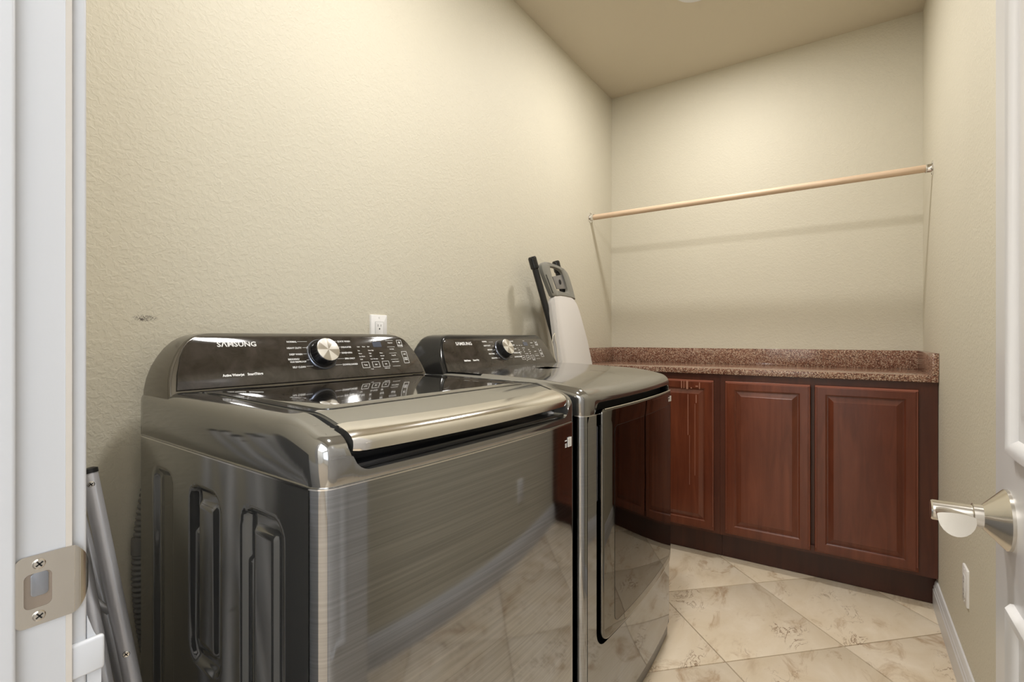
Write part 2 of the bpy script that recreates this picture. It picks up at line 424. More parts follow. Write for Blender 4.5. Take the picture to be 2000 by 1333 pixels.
def screw(cx, cy, M, r, par, m=M_steel):
    s = obj('screw', lathe([(r, 0), (r, 0.0006), (r * 0.8, 0.0014), (r * 0.2, 0.0016)], 20, M @ Matrix.Translation((cx, cy, 0.0012))), m, par)
    Mx = M @ Matrix.Translation((cx, cy, 0.0027)) @ Matrix.Rotation(R(35), 4, 'Z')
    obj('screw_slot', rects_bm([(-r * .62, r * .62, -r * .13, r * .13), (-r * .13, r * .13, -r * .62, r * .62)], Mx, 0.0003), M_dark, s)
screw(0.0145, 0.0075, Ms, 0.0042, t, M_nickel); screw(0.0145, 0.0495, Ms, 0.0042, t, M_nickel)

# ------------------------------------------------------------------ the hallway behind the camera
bm = bmesh.new()
box(bm, -2.6, -2.5, -1.6, 2.0, 0, CEIL); box(bm, -2.5, 0.0, -1.7, -1.6, 0, CEIL); box(bm, -2.5, 0.0, 2.0, 2.1, 0, CEIL)
box(bm, -0.04, -0.0005, -1.6, -0.262, 0, CEIL); box(bm, -0.04, -0.0005, 0.612, 2.0, 0, CEIL)
struct('wall_hall', bm, M_hall, flat=True)
struct('floor_hall', B(-2.5, -0.02, -1.6, 2.0, -0.03, 0.0), M_grout, flat=True)
struct('ceiling_hall', B(-2.5, 0.0, -1.6, 2.0, CEIL, CEIL + 0.1), mat('hall_ceiling', (0.8, 0.8, 0.78), 0.7), flat=True)
bm = bmesh.new()
for (y0, y1, z0, z1) in ((-2.40, -2.32, 0.42, 2.48), (-0.58, -0.50, 0.42, 2.48), (-2.32, -0.58, 0.42, 0.50), (-2.32, -0.58, 2.40, 2.48)):
    box(bm, y0, y1, -1.5995, -1.56, z0, z1, 0.004)
wn = struct('window_1', bm, M_white)
obj('pane', B(-2.32, -0.58, -1.598, -1.59, 0.50, 2.40), M_sky, wn)

# ================================================================== SWUNG-OPEN DOOR
DX0, DX1, DY0, DY1 = 0.095, 0.832, -0.186, -0.150
door = struct('door_1', B(DX0, DX1, DY0, DY1, 0.012, 2.04, 0.0015), M_white)
def mould(x0, x1, z0, z1, arch=0.0):
    def loop(i):
        a, b, c, d = x0 + i, x1 - i, z0 + i, z1 - i
        pts = [(a, c), (b, c), (b, d)]
        for k in range(1, 12):
            s = k / 12; pts.append((b + (a - b) * s, d + arch * math.sin(math.pi * s)))
        pts.append((a, d)); return pts
    prof = [(0, -0.001), (0.0, 0.003), (0.004, 0.008), (0.010, 0.009), (0.016, 0.006), (0.021, -0.0005 + 0.001), (0.034, 0.0008), (0.050, 0.005), (0.053, 0.005)]
    bm = bmesh.new()
    rings(bm, [[(x, DY1 + h, z) for x, z in loop(i)] for i, h in prof], False, True)
    bmesh.ops.recalc_face_normals(bm, faces=bm.faces)
    return bm
obj('upper_panel', mould(0.175, 0.752, 0.965, 1.84, 0.07), M_white, door, ang=40)
obj('lower_panel', mould(0.175, 0.752, 0.22, 0.805, 0.0), M_white, door, ang=40)
# lever handle
hd = obj('door_handle', lathe([(0.0335, 0), (0.0335, 0.003), (0.031, 0.0055), (0.016, 0.0195), (0.0135, 0.022), (0.0135, 0.030), (0.0120, 0.031)], 48,
      frame_M((0.772, DY1, 0.890), (1, 0, 0), (0, 0, -1)) ), M_nickel, door, ang=25)
Mh = frame_M((0.772, DY1, 0.890), (1, 0, 0), (0, 0, -1))
obj('spindle', lathe([(0.0112, 0.028), (0.0118, 0.032), (0.0118, 0.0315), (0.0116, 0.058), (0.0116, 0.066), (0.0105, 0.0675)], 32, Mh), M_nickel, hd, ang=25)
bm = bmesh.new(); loops = []
for k in range(0, 15):                                           # wave lever pointing back to the hinge
    s = k / 14; x = 0.777 - 0.085 * s; y = DY1 + 0.056 - 0.001 * s
    zc = 0.8925 + 0.0045 * math.sin(s * 2.6) + 0.0125 * s ** 1.6
    wy = 0.0085 + 0.0072 * smooth(0.1, 1, s); hz = 0.0075 - 0.002 * smooth(0, 0.5, s) + 0.0095 * smooth(0.72, 1, s)
    if k == 0: wy *= 0.6; hz *= 0.6
    loops.append([(x - 0.004 * (math.sin(a) < 0) * s, y + wy * math.cos(a), zc + (hz * 0.22 if math.sin(a) > 0 else hz * 1.35) * math.sin(a)) for a in [2 * math.pi * i / 24 for i in range(24)]])
rings(bm, loops); bmesh.ops.recalc_face_normals(bm, faces=bm.faces)
obj('lever', bm, M_nickel, hd, ang=50)
obj('set_screw', lathe([(0.0022, 0), (0.0022, 0.0007)], 12, frame_M((0.7610, DY1 + 0.036, 0.8870), (0, 0, 1), (0, 1, 0)) ), M_dark, hd)

# ================================================================== WASHER
def plan(W, D, r, bulge, rb=0.012, front=True, step=0.006):
    """closed plan outline, counter-clockwise from front-left corner, with outward normals"""
    pts = []
    def add(x, y, nx, ny): pts.append((x, y, nx, ny))
    n = 8
    def fr(x):
        u = (x / W) * 2 - 1; return -bulge * (1 - u * u)
    for k in range(n + 1):
        a = R(180 + 90 * k / n); add(r + r * math.cos(a), r + r * math.sin(a) + fr(r) * smooth(0, 1, k / n), math.cos(a), math.sin(a))
    m = int((W - 2 * r) / step)
    for k in range(1, m):
        x = r + (W - 2 * r) * k / m; add(x, fr(x), 0, -1)
    for k in range(n + 1):
        a = R(270 + 90 * k / n); add(W - r + r * math.cos(a), r + r * math.sin(a) + fr(W - r) * smooth(0, 1, 1 - k / n), math.cos(a), math.sin(a))
    m = int((D - r - rb) / 0.012)
    for k in range(1, m): add(W, r + (D - r - rb) * k / m, 1, 0)
    for k in range(4): a = R(90 * k / 3); add(W - rb + rb * math.cos(a), D - rb + rb * math.sin(a), math.cos(a), math.sin(a))
    for k in range(1, 12): add(W - rb - (W - 2 * rb) * k / 12, D, 0, 1)
    for k in range(4): a = R(90 + 90 * k / 3); add(rb + rb * math.cos(a), D - rb + rb * math.sin(a), math.cos(a), math.sin(a))
    for k in range(1, m): add(0, D - rb - (D - r - rb) * k / m, -1, 0)
    return pts
def cover(W, D, r, bulge, ztop, notch, rr, zs, depth=0.075, taper=0.0, mat_=None, parent=None, name='top_cover'):
    P = plan(W, D, r, bulge)
    loops = []
    def ring(d, zoff, absz=None):
        L = []
        for x, y, nx, ny in P:
            xx, yy = x - nx * d, y - ny * d
            z = absz if absz is not None else ztop(xx, yy) + zoff
            nv = notch(xx, yy, x)
            L.append((xx, yy, min(z, nv)))
        return L
    loops.append(ring(0.002, 0, zs)); loops.append(ring(0.0, 0, zs + 0.002))
    for k in range(0, 11):
        th = R(90 * k / 10); loops.append(ring(rr * (1 - math.cos(th)), -rr * (1 - math.sin(th))))
    d = rr
    while d < depth: d += 0.005; loops.append(ring(d, 0))
    bm = bmesh.new(); rings(bm, loops, False, False)
    # close the middle
    bm.verts.ensure_lookup_table(); n = len(P); last = bm.verts[len(bm.verts) - n:]
    bm.faces.new(last)
    bmesh.ops.triangulate(bm, faces=[f for f in bm.faces if len(f.verts) > 4])
    bmesh.ops.remove_doubles(bm, verts=bm.verts, dist=0.00002)
    bmesh.ops.recalc_face_normals(bm, faces=bm.faces)
    return obj(name, bm, mat_, parent, ang=60)

WW, WD, ZS = 0.686, 0.648, 0.8925
wa = thing('washing_machine', 'brushed dark stainless top-loading washing machine with chrome-edged lid, nearest the doorway', 'washing machine', (0.400, 0.573, 0), -2.4)
P = plan(WW, WD, 0.024, 0.016)
# cabinet: every side but the left one
cut = [p for p in P if not (p[2] < -0.99 and 0.026 < p[1] < WD - 0.014)]
i0 = max(range(len(cut)), key=lambda i: (cut[i][1] - cut[i - 1][1]) ** 2 + (cut[i][0] - cut[i - 1][0]) ** 2)
cut = cut[i0:] + cut[:i0]
bm = bmesh.new(); rings(bm, [[(x, y, z) for x, y, _, _ in cut] for z in (0.025, 0.03, 0.3, 0.6, ZS - 0.0015)], False, False, closed=False)
bmesh.ops.recalc_face_normals(bm, faces=bm.faces)
obj('cabinet', bm, M_body, wa, ang=60)
# stamped left side panel
def seg_d(px, pz, ax, az, bx, bz):
    dx, dz = bx - ax, bz - az; L = dx * dx + dz * dz
    t = max(0, min(1, ((px - ax) * dx + (pz - az) * dz) / L)) if L else 0
    return math.hypot(px - ax - t * dx, pz - az - t * dz)
def emb(y, z):
    h = 0.0
    def groove(d, w, dep): return dep * (1 - smooth(w * 0.45, w, d))
    def pocket(y0, y1, z0, z1, r, dep, w=0.010):
        qy, qz = abs(y - (y0 + y1) / 2) - (y1 - y0) / 2 + r, abs(z - (z0 + z1) / 2) - (z1 - z0) / 2 + r
        sd = math.hypot(max(qy, 0), max(qz, 0)) + min(max(qy, qz), 0) - r
        return sd, dep * (1 - smooth(-w, 0, sd))
    h = max(h, pocket(0.472, 0.573, 0.05, 0.842, 0.03, 0.010, 0.016)[1])
    for y0, y1, z0, z1 in ((0.278, 0.402, 0.525, 0.836), (0.085, 0.210, 0.20, 0.836)):
        sd, p = pocket(y0, y1, z0, z1, 0.035, 0.009, 0.010)
        h = max(h, p * (1 - 0.65 * (1 - smooth(-0.036, -0.026, sd))))
    for yy, za, zb in ((0.383, 0.76, 0.815), (0.190, 0.76, 0.815)):
        h = max(h, groove(seg_d(y, z, yy, za, yy, zb), 0.016, 0.013))
    return h
bm = bmesh.new(); ny, nz = 150, 190; y0, y1, z0, z1 = cut[-1][1], cut[0][1], 0.025, ZS - 0.0015
ya, yb = min(cut[0][1], cut[-1][1]), max(cut[0][1], cut[-1][1])
grid = [[bm.verts.new((emb(ya + (yb - ya) * i / ny, z0 + (z1 - z0) * j / nz), ya + (yb - ya) * i / ny, z0 + (z1 - z0) * j / nz)) for j in range(nz + 1)] for i in range(ny + 1)]
for i in range(ny):
    for j in range(nz): bm.faces.new((grid[i][j], grid[i][j + 1], grid[i + 1][j + 1], grid[i + 1][j]))
obj('side_panel', bm, M_side, wa, ang=80, label='stamped left side panel with recessed grooves')
# feet
for fx in (0.05, WW - 0.05):
    for fy in (0.05, WD - 0.05):
        obj('foot', lathe([(0.02, 0), (0.022, 0.003), (0.022, 0.012), (0.010, 0.014), (0.010, 0.034)], 16, Matrix.Translation((fx, fy, 0))), M_blackm, wa)

LX0, LX1 = 0.052, 0.634
def w_top(x, y): return 0.955 + 0.027 * smooth(-0.015, 0.11, y) + 0.005 * smooth(0.1, 0.5, y)
def w_notch(x, y, x0):
    if y > 0.47: return 9
    a, b = LX0 - 0.004, LX1 + 0.016
    if x < a or x > b: return 9
    zf = 0.9075
    if x < a + 0.03: zf += 0.03 * (1 - math.sqrt(max(0, 1 - ((a + 0.03 - x) / 0.03) ** 2))) * 1.2
    if x > b - 0.03: zf += 0.03 * (1 - math.sqrt(max(0, 1 - ((x - b + 0.03) / 0.03) ** 2))) * 1.2
    return zf
cover(WW, WD, 0.026, 0.016, w_top, w_notch, 0.024, ZS, 0.055, mat_=M_cover, parent=wa)
# bright seam line between cover and cabinet
P2 = plan(WW, WD, 0.026, 0.016)
bm = bmesh.new(); rings(bm, [[(x + nx * o, y + ny * o, z) for x, y, nx, ny in P2] for o, z in ((-0.002, ZS - 0.0022), (0.0012, ZS - 0.0018), (0.0012, ZS + 0.0), (-0.002, ZS + 0.0006))], False, False)
obj('seam_trim', bm, M_chrome, wa)
# dark finger recess lining the notch under the lid
bm = bmesh.new()
box(bm, LX0 - 0.002, LX1 + 0.012, 0.004, 0.45, 0.9078, 0.916, 0.002)
box(bm, LX0 + 0.004, LX1 + 0.004, 0.030, 0.45, 0.915, 0.952, 0.002)
obj('lid_recess', bm, M_black, wa, label='black finger recess under the lid edge')
# lid: frame, glass, chrome bar
def bulge_w(x): u = (x / WW) * 2 - 1; return -0.016 * (1 - u * u)
def lid_z(x, y): return 0.959 + 0.0235 * smooth(-0.02, 0.10, y) + 0.0055 * smooth(0.1, 0.46, y)
bm = bmesh.new(); nx_, ny_ = 70, 50
lid_y0, lid_y1 = 0.022, 0.478
def lidpt(i, j, dz=0.0):
    s = j / ny_
    x = LX0 + (LX1 - LX0) * i / nx_; y = lid_y0 + bulge_w(x) + (lid_y1 - lid_y0 - bulge_w(x)) * s
    return (x, y, lid_z(x, y) + dz)
g2 = [[bm.verts.new(lidpt(i, j)) for j in range(ny_ + 1)] for i in range(nx_ + 1)]
for i in range(nx_):
    for j in range(ny_): bm.faces.new((g2[i][j], g2[i + 1][j], g2[i + 1][j + 1], g2[i][j + 1]))
ext = bmesh.ops.extrude_face_region(bm, geom=bm.faces[:])
for v in ext['geom']:
    if isinstance(v, bmesh.types.BMVert): v.co.z -= 0.022
bmesh.ops.recalc_face_normals(bm, faces=bm.faces)
bmesh.ops.bevel(bm, geom=[e for e in bm.edges if e.is_manifold and e.calc_face_angle(0) > 1.0], offset=0.003, segments=2, affect='EDGES')
lid = obj('lid', bm, M_lid, wa, ang=40)
bm = bmesh.new()
poly = rrect(LX0 + 0.022, LX1 - 0.022, 0.098, 0.455, 0.016, 6)
def zof(x, y, d): return lid_z(x, y) + d
cx_, cy_ = (LX0 + LX1) / 2, 0.275
loops = []
for s, dz in ((1.0, -0.001), (1.0, 0.0012), (0.995, 0.0017)):
    loops.append([(cx_ + (x - cx_) * s, cy_ + (y - cy_) * s, zof(x, y, dz)) for x, y in poly])
for s in (0.8, 0.6, 0.4, 0.2, 0.05):
    loops.append([(cx_ + (x - cx_) * s, cy_ + (y - cy_) * s, zof(x, cy_ + (y - cy_) * s, 0.0017)) for x, y in poly])
rings(bm, loops, False, True)
bmesh.ops.recalc_face_normals(bm, faces=bm.faces)
obj('glass', bm, M_glass, lid, ang=30, label='black glass window of the lid')
bm = bmesh.new(); rings_ = []
prof = [(0.044, 0.0008), (0.030, 0.0016), (0.016, 0.0010), (0.006, -0.0035), (0.0005, -0.011), (0.0, -0.018), (0.001, -0.026), (0.005, -0.0285), (0.014, -0.027), (0.03, -0.02), (0.044, -0.006)]
for i in range(0, 61):
    x = LX0 - 0.001 + (LX1 - LX0 + 0.004) * i / 60
    e = 1.0 - 0.12 * (max(0, 1 - i / 1.5) + max(0, 1 - (60 - i) / 1.5))
    yb = bulge_w(x) - 0.001
    zc = lid_z(x, yb + 0.02)
    rings_.append([(x, yb + 0.02 + (d - 0.02) * e, (lid_z(x, yb + d) if d > 0.01 else lid_z(x, yb + 0.01)) + hh * e - (1 - e) * 0.01) for d, hh in prof])
rings(bm, rings_); bmesh.ops.recalc_face_normals(bm, faces=bm.faces)
obj('chrome_bar', bm, M_chrome, lid, ang=50, label='satin chrome handle bar along the lid front')

def console(par, W, L0, L1, levels, m_shell, plane, poly, sx=0.0):
    """shell lofted by height; levels = (z, inset_left, inset_right, y_front, y_back)"""
    bm = bmesh.new(); loops = []
    for z, il, ir, yf, yb, rr in levels:
        loops.append([(x, y, z) for x, y in rrect(il, W - ir, yf, yb, (rr, rr, 0.02, 0.02), 6)])
    rings(bm, loops); bmesh.ops.recalc_face_normals(bm, faces=bm.faces)
    obj('console_shell', bm, m_shell, par, ang=38)
    (y0, z0), (y1, z1) = plane
    Mf = frame_M((0, y0, z0), (1, 0, 0), (0, y1 - y0, z1 - z0))
    # face normal points to the front (-y)
    f = obj('console_face', slab(poly, 0.003, Mf, 0.0012), M_face, par)
    return Mf, f
ZB = 0.994
lv = []
for z, i, dy, yb in ((0.955, 0.003, 0.0, 0.652), (0.985, 0.004, 0, 0.652), (1.010, 0.008, 0, 0.650), (1.035, 0.016, 0, 0.648), (1.055, 0.026, 0, 0.645), (1.072, 0.037, 0, 0.642), (1.086, 0.050, 0, 0.638), (1.094, 0.062, 0, 0.634), (1.099, 0.074, 0.002, 0.630), (1.1025, 0.092, 0.006, 0.622), (1.1040, 0.12, 0.014, 0.60)):
    yf = 0.508 + (z - ZB) * 0.0495 / 0.106 + dy + 0.0015
    lv.append((z, i, i, yf, yb, 0.006))
polyw = [(0.018, -0.004)] + [(WW - 0.018, -0.004), (WW - 0.024, 0.030), (WW - 0.036, 0.070)]
polyw += [(WW - 0.046, 0.090), (WW - 0.055, 0.101), (WW - 0.066, 0.108), (WW - 0.080, 0.111), (0.080, 0.111), (0.066, 0.108), (0.055, 0.101), (0.046, 0.090), (0.036, 0.070), (0.024, 0.030)]
Mf, fcw = console(wa, WW, 0, 0, lv, M_shell, ((0.508, 0.994), (0.5575, 1.100)), polyw)
def controls(M, par, W, ox=0.0, dryer=False):
    Mt = M @ Matrix.Translation((0, 0, 0.0031))
    # logo
    obj('brand_lettering', text_bm([('S\u039bMSUNG', 0.0160, 0.107, 0.0875, 'LEFT', 0.00035, 1.14)], Mt), M_logo, par)
    it = [('NORMAL', 0.0062, 0.2890, 0.0955, 'RIGHT', 0.00012, 1), ('HEAVY DUTY', 0.0062, 0.2975, 0.0790, 'RIGHT', 0.00012, 1),
          ('DEEP WASH', 0.0062, 0.2960, 0.0625, 'RIGHT', 0.00012, 1), ('BEDDING/', 0.0062, 0.2850, 0.0500, 'RIGHT', 0.00012, 1), ('WATERPROOF', 0.0062, 0.3010, 0.0430, 'RIGHT', 0.00012, 1),
          ('SELF CLEAN', 0.0062, 0.2960, 0.0295, 'RIGHT', 0.00012, 1),
          ('QUICK WASH', 0.0062, 0.4010, 0.0955, 'LEFT', 0.00012, 1), ('DELICATES', 0.0062, 0.4080, 0.0790, 'LEFT', 0.00012, 1), ('RINSE+SPIN', 0.0062, 0.4050, 0.0628, 'LEFT', 0.00012, 1),
          ('SPIN ONLY', 0.0062, 0.4100, 0.0465, 'LEFT', 0.00012, 1), ('DOWNLOADED', 0.0062, 0.3990, 0.0300, 'LEFT', 0.00012, 1),
          ('Active Waterjet', 0.0078, 0.1060, 0.0185, 'LEFT', 0.0003, 0.86), ('SmartThings', 0.0078, 0.1570, 0.0185, 'LEFT', 0.0003, 0.86)]
    if dryer:
        it = [('NORMAL', 0.0066, 0.2800, 0.0975, 'RIGHT', 0.0002, 1), ('HEAVY DUTY', 0.0066, 0.2920, 0.0810, 'RIGHT', 0.0002, 1), ('BEDDING', 0.0066, 0.2930, 0.0645, 'RIGHT', 0.0002, 1),
              ('PERM PRESS', 0.0066, 0.2960, 0.0480, 'RIGHT', 0.0002, 1), ('DELICATES', 0.0066, 0.3000, 0.0310, 'RIGHT', 0.0002, 1),
              ('QUICK DRY', 0.0066, 0.4120, 0.0975, 'LEFT', 0.0002, 1), ('TIME DRY', 0.0066, 0.4180, 0.0810, 'LEFT', 0.0002, 1), ('AIR FLUFF', 0.0066, 0.4180, 0.0645, 'LEFT', 0.0002, 1),
              ('WRINKLE CARE', 0.0066, 0.4160, 0.0480, 'LEFT', 0.0002, 1), ('DOWNLOADED', 0.0066, 0.4120, 0.0310, 'LEFT', 0.0002, 1),
              ('Multi-Steam', 0.0078, 0.1150, 0.0270, 'LEFT', 0.0004, 0.86), ('Sensor Dry', 0.0078, 0.1610, 0.0270, 'LEFT', 0.0004, 0.86)]
    tiny = 0.0042
    cols = [(0.4560, ['Hot', 'Warm', 'Eco Warm', 'Cold']), (0.4900, ['Extra High', 'High', 'Mid', 'Low / No Spin']), (0.5260, [None, 'Heavy', 'Normal', 'Light'])]
    for cx, ws in cols:
        for k, wd in enumerate(ws):
            if wd: it.append((wd, tiny, cx, 0.0685 - 0.0085 * k, 'LEFT', 0.00008, 1))
    for cx, wd in ((0.4575, 'Soak'), (0.4740, 'Rinse'), (0.4905, 'Spin')): it.append((wd, tiny, cx, 0.0800, 'LEFT', 0.00008, 1))
    it.append(('Preset', tiny, 0.5150, 0.1000, 'LEFT', 0.00008, 1))
    for k, wd in enumerate(('Delay End', 'Pre Soak', 'Deep Fill', 'Smart Control')):
        it.append((wd, tiny, 0.5730, 0.0905 - 0.0195 * k, 'CENTER', 0.0001, 1))
    it += [('Temp', tiny * 1.1, 0.4690, 0.0265, 'CENTER', 0.00014, 1), ('Spin', tiny * 1.1, 0.5035, 0.0265, 'CENTER', 0.00014, 1), ('Soil', tiny * 1.1, 0.5370, 0.0265, 'CENTER', 0.00014, 1),
           ('3 sec', tiny, 0.4865, 0.0140, 'CENTER', 0.00006, 1), ('Child Lock', tiny, 0.5370, 0.0140, 'CENTER', 0.00006, 1),
           ('POWER', tiny * 1.1, 0.6080, 0.0820, 'CENTER', 0.00016, 1), ('START', tiny, 0.6140, 0.0420, 'CENTER', 0.00016, 1), ('PAUSE', tiny, 0.6140, 0.0370, 'CENTER', 0.00016, 1)]
    lt = obj('panel_lettering', text_bm(it, Mt), M_print, par)
    rs = []
    w_ = 0.0006
    ys = (0.0978, 0.0813, 0.0650, 0.0487, 0.0322)
    for k, yy in enumerate(ys):
        rs.append(((0.2905, 0.3000, 0.2980, 0.3030, 0.2980)[k], (0.316, 0.312, 0.309, 0.311, 0.316)[k], yy, yy + w_))
        rs.append(((0.366, 0.386, 0.389, 0.386, 0.378)[k], (0.399, 0.406, 0.403, 0.408, 0.397)[k], yy, yy + w_))
    for x0 in (0.4575, 0.4915, 0.5255): rs += outline(x0, x0 + 0.0235, 0.0195, 0.0365, 0.0009)
    rs += outline(0.5985, 0.6165, 0.0790, 0.1005, 0.0010) + outline(0.6045, 0.6235, 0.0270, 0.0640, 0.0010)
    for k in range(4): rs.append((0.5590, 0.5860, 0.0985 - 0.0195 * k, 0.0992 - 0.0195 * k))
    rs.append((0.5590, 0.5860, 0.0195, 0.0202))
    if dryer: rs = [r for r in rs if r[1] < 0.45 or random.random() < 0.8]
    bmr = rects_bm(rs, Mt, 0.0003)
    # power ring and play/pause mark
    ring = [(0.0034, 0), (0.0034, 0.0003), (0.0027, 0.0003), (0.0027, 0)]
    lathe(ring, 16, Mt @ Matrix.Translation((0.6075, 0.0925, 0)), bmr)
    rects_bm([(0.6155, 0.6162, 0.0530, 0.0575), (0.6172, 0.6179, 0.0530, 0.0575)], Mt, 0.0003, bmr)
    for dx in (0.6105,):
        vs = [bmr.verts.new(Mt @ Vector(p)) for p in ((dx, 0.0530, 0.0003), (dx + 0.004, 0.05525, 0.0003), (dx, 0.0575, 0.0003))]; bmr.faces.new(vs)
    obj('panel_lines', bmr, M_print, par)['kind'] = 'stuff'
    obj('display', slab(rrect(0.5110, 0.5400, 0.0795, 0.0955, 0.002, 3), 0.0004, Mt), M_disp, par)
    # knob
    kx, ky = 0.3475 + ox, 0.0625
    Mk = Mt @ Matrix.Translation((kx, ky, 0))
    kb = obj('dial', lathe([(0.0400, 0), (0.0400, 0.003), (0.0375, 0.005), (0.0350, 0.005), (0.0335, 0.006), (0.0325, 0.018), (0.0318, 0.029), (0.0305, 0.0305)], 56, Mk), M_black, par, ang=25, label='round black program dial with a spun metal cap')
    obj('dial_ring', lathe([(0.0402, 0.0), (0.0405, 0.0022), (0.0392, 0.0042), (0.0380, 0.0048), (0.0378, 0.0040), (0.0385, 0)], 56, Mk), mat('dial_ring_metal', (0.22, 0.24, 0.30), 0.2, 0.9), kb)
    cap = obj('dial_cap', lathe([(0.0302, 0), (0.0300, 0.0016), (0.0285, 0.0022), (0.004, 0.0018)], 56), M_spun, kb, ang=25)
    cap.matrix_local = Mk @ Matrix.Translation((0, 0, 0.0302))
    return lt
controls(Mf, wa, WW)

def sticker(par, x, z, yf, s=1.0):
    o = obj('energy_sticker', B(x, x + 0.020 * s, yf(x) - 0.0006, yf(x) - 0.0001, z, z + 0.026 * s), M_sticker, par, label='small white rectangular sticker')
    bm = bmesh.new()
    for k in range(5): box(bm, x + 0.004 * s, x + 0.016 * s, yf(x) - 0.0009, yf(x) - 0.0005, z + (0.004 + k * 0.0042) * s, z + (0.0052 + k * 0.0042) * s)
    obj('sticker_lines', bm, M_stickprint, o)
    bm = bmesh.new(); x1 = x - 0.004 * s
    box(bm, x1 - 0.026 * s, x1, yf(x) - 0.0006, yf(x) - 0.0001, z + 0.0175 * s, z + 0.0205 * s)
    box(bm, x1 - 0.028 * s, x1 - 0.022 * s, yf(x) - 0.0006, yf(x) - 0.0001, z + 0.0135 * s, z + 0.024 * s)
    for k in range(3):
        for j in range(5):
            box(bm, x1 - (0.026 - j * 0.005) * s, x1 - (0.0225 - j * 0.005) * s, yf(x) - 0.0006, yf(x) - 0.0001, z + (0.0005 + k * 0.004) * s, z + (0.003 + k * 0.004) * s)
    obj('sticker_mark', bm, M_sticker, par)
sticker(wa, 0.640, 0.838, lambda x: bulge_w(x) - 0.0005, 0.85)

# ================================================================== DRYER
DW, DD, BL = 0.710, 0.655, 0.018
dr = thing('clothes_dryer', 'brushed dark front-loading clothes dryer with flat top, between the washer and the cabinets', 'dryer', (1.150, 0.552, 0), -0.6)
def bulge_d(x): u = (x / DW) * 2 - 1; return -BL * (1 - u * u)
P = plan(DW, DD, 0.026, BL)
side = [p for p in P if not (p[3] < -0.99 or (p[3] < -0.5 and abs(p[2]) < 0.35))]
i0 = max(range(len(side)), key=lambda i: (side[i][1] - side[i - 1][1]) ** 2 + (side[i][0] - side[i - 1][0]) ** 2)
side = side[i0:] + side[:i0]
bm = bmesh.new(); rings(bm, [[(x, y, z) for x, y, _, _ in side] for z in (0.05, 0.3, 0.6, ZS - 0.0015)], False, False, closed=False)
xa, xb = side[-1][0], side[0][0]
xa, xb = min(xa, xb), max(xa, xb)
# front face with a rounded opening for the door
HX0, HX1, HZ0, HZ1 = 0.060, 0.686, 0.272, 0.8995
def opening(n=8):
    r = (0.045, 0.035, 0.001, 0.001); return rrect(HX0, HX1, HZ0, HZ1, r, n)
inner = []
base_ = opening()
def dens(L, step=0.02):
    out = []
    for i in range(len(L)):
        a, b = L[i], L[(i + 1) % len(L)]; n = max(1, int(math.hypot(a[0] - b[0], a[1] - b[1]) / step))
        for k in range(n): out.append((a[0] + (b[0] - a[0]) * k / n, a[1] + (b[1] - a[1]) * k / n))
    return out
inner = dens(base_)
def outer_of(p):
    x, z = p
    cx, cz = (HX0 + HX1) / 2, (HZ0 + HZ1) / 2
    dx, dz = x - cx, z - cz
    sx = ((xb - cx) if dx > 0 else (xa - cx)) / dx if abs(dx) > 1e-6 else 1e9
    sz = ((ZS - 0.0015 - cz) if dz > 0 else (0.05 - cz)) / dz if abs(dz) > 1e-6 else 1e9
    s = min(abs(sx), abs(sz)); return (cx + dx * s, cz + dz * s)
inner = [p if p[1] < ZS - 0.002 else (p[0], ZS - 0.002) for p in inner]
loops = []
loops.append([(x, 0.035, z) for x, z in inner]); loops.append([(x, bulge_d(x) + 0.004, z) for x, z in inner]); loops.append([(x, bulge_d(x) + 0.0005, z) for x, z in inner])
for k in range(0, 9):
    s = k / 8; L = []
    for p in inner:
        q = outer_of(p); x = p[0] + (q[0] - p[0]) * s; z = p[1] + (q[1] - p[1]) * s; L.append((x, bulge_d(x), z))
    loops.append(L)
rings(bm, loops, False, False)
bmesh.ops.recalc_face_normals(bm, faces=bm.faces)
bmesh.ops.remove_doubles(bm, verts=bm.verts, dist=0.0004)
obj('cabinet', bm, M_body2, dr, ang=50)
bm = bmesh.new()
rings(bm, [[(x, bulge_d(x) * 0.3 + 0.030, z) for x, z in rrect(HX0 - 0.006, HX1 + 0.006, HZ0 - 0.006, HZ1 + 0.02, 0.03)],
           [(x, bulge_d(x) * 0.3 + 0.045, z) for x, z in rrect(HX0 - 0.006, HX1 + 0.006, HZ0 - 0.006, HZ1 + 0.02, 0.03)]])
bmesh.ops.recalc_face_normals(bm, faces=bm.faces)
obj('door_recess', bm, M_dark, dr, label='black recess round the dryer door')
M_apron = mat('apron_grey', (0.20, 0.205, 0.21), 0.3, 0.9)
obj('base_apron', (lambda b: (rings(b, [[(x * 1.0 - nx * i, y - ny * i, z) for x, y, nx, ny in P] for i, z in ((0.012, 0.004), (0.006, 0.006), (0.005, 0.048), (0.0, 0.0505))], True, False), b)[1])(bmesh.new()), M_apron, dr, ang=50)
# door
def door_loop(x0, x1, z0, z1, r, d, y_in, n=10):
    return [(x, bulge_d(x) - y_in, z) for x, z in dens(rrect(x0 + d, x1 - d, z0 + d, z1 - d, tuple(max(q - d, 0.002) for q in r), n), 0.025)]
def dl_rings(x0, x1, z0, z1, r, spec, fill=True):
    base = dens(rrect(x0, x1, z0, z1, r, 8), 0.022); cx, cz = (x0 + x1) / 2, (z0 + z1) / 2
    hx, hz = (x1 - x0) / 2, (z1 - z0) / 2
    L = []
    for d, yy in spec:
        L.append([((cx + (x - cx) * (1 - d / hx)), bulge_d(x) - yy, cz + (z - cz) * (1 - d / hz)) for x, z in base])
    if fill:
        for s in (0.85, 0.65, 0.45, 0.25, 0.08):
            lastd, ly = spec[-1]; k = (1 - lastd / hx)
            L.append([(cx + (x - cx) * k * s, bulge_d(cx + (x - cx) * k * s) - ly, cz + (z - cz) * (1 - lastd / hz) * s) for x, z in base])
    return L
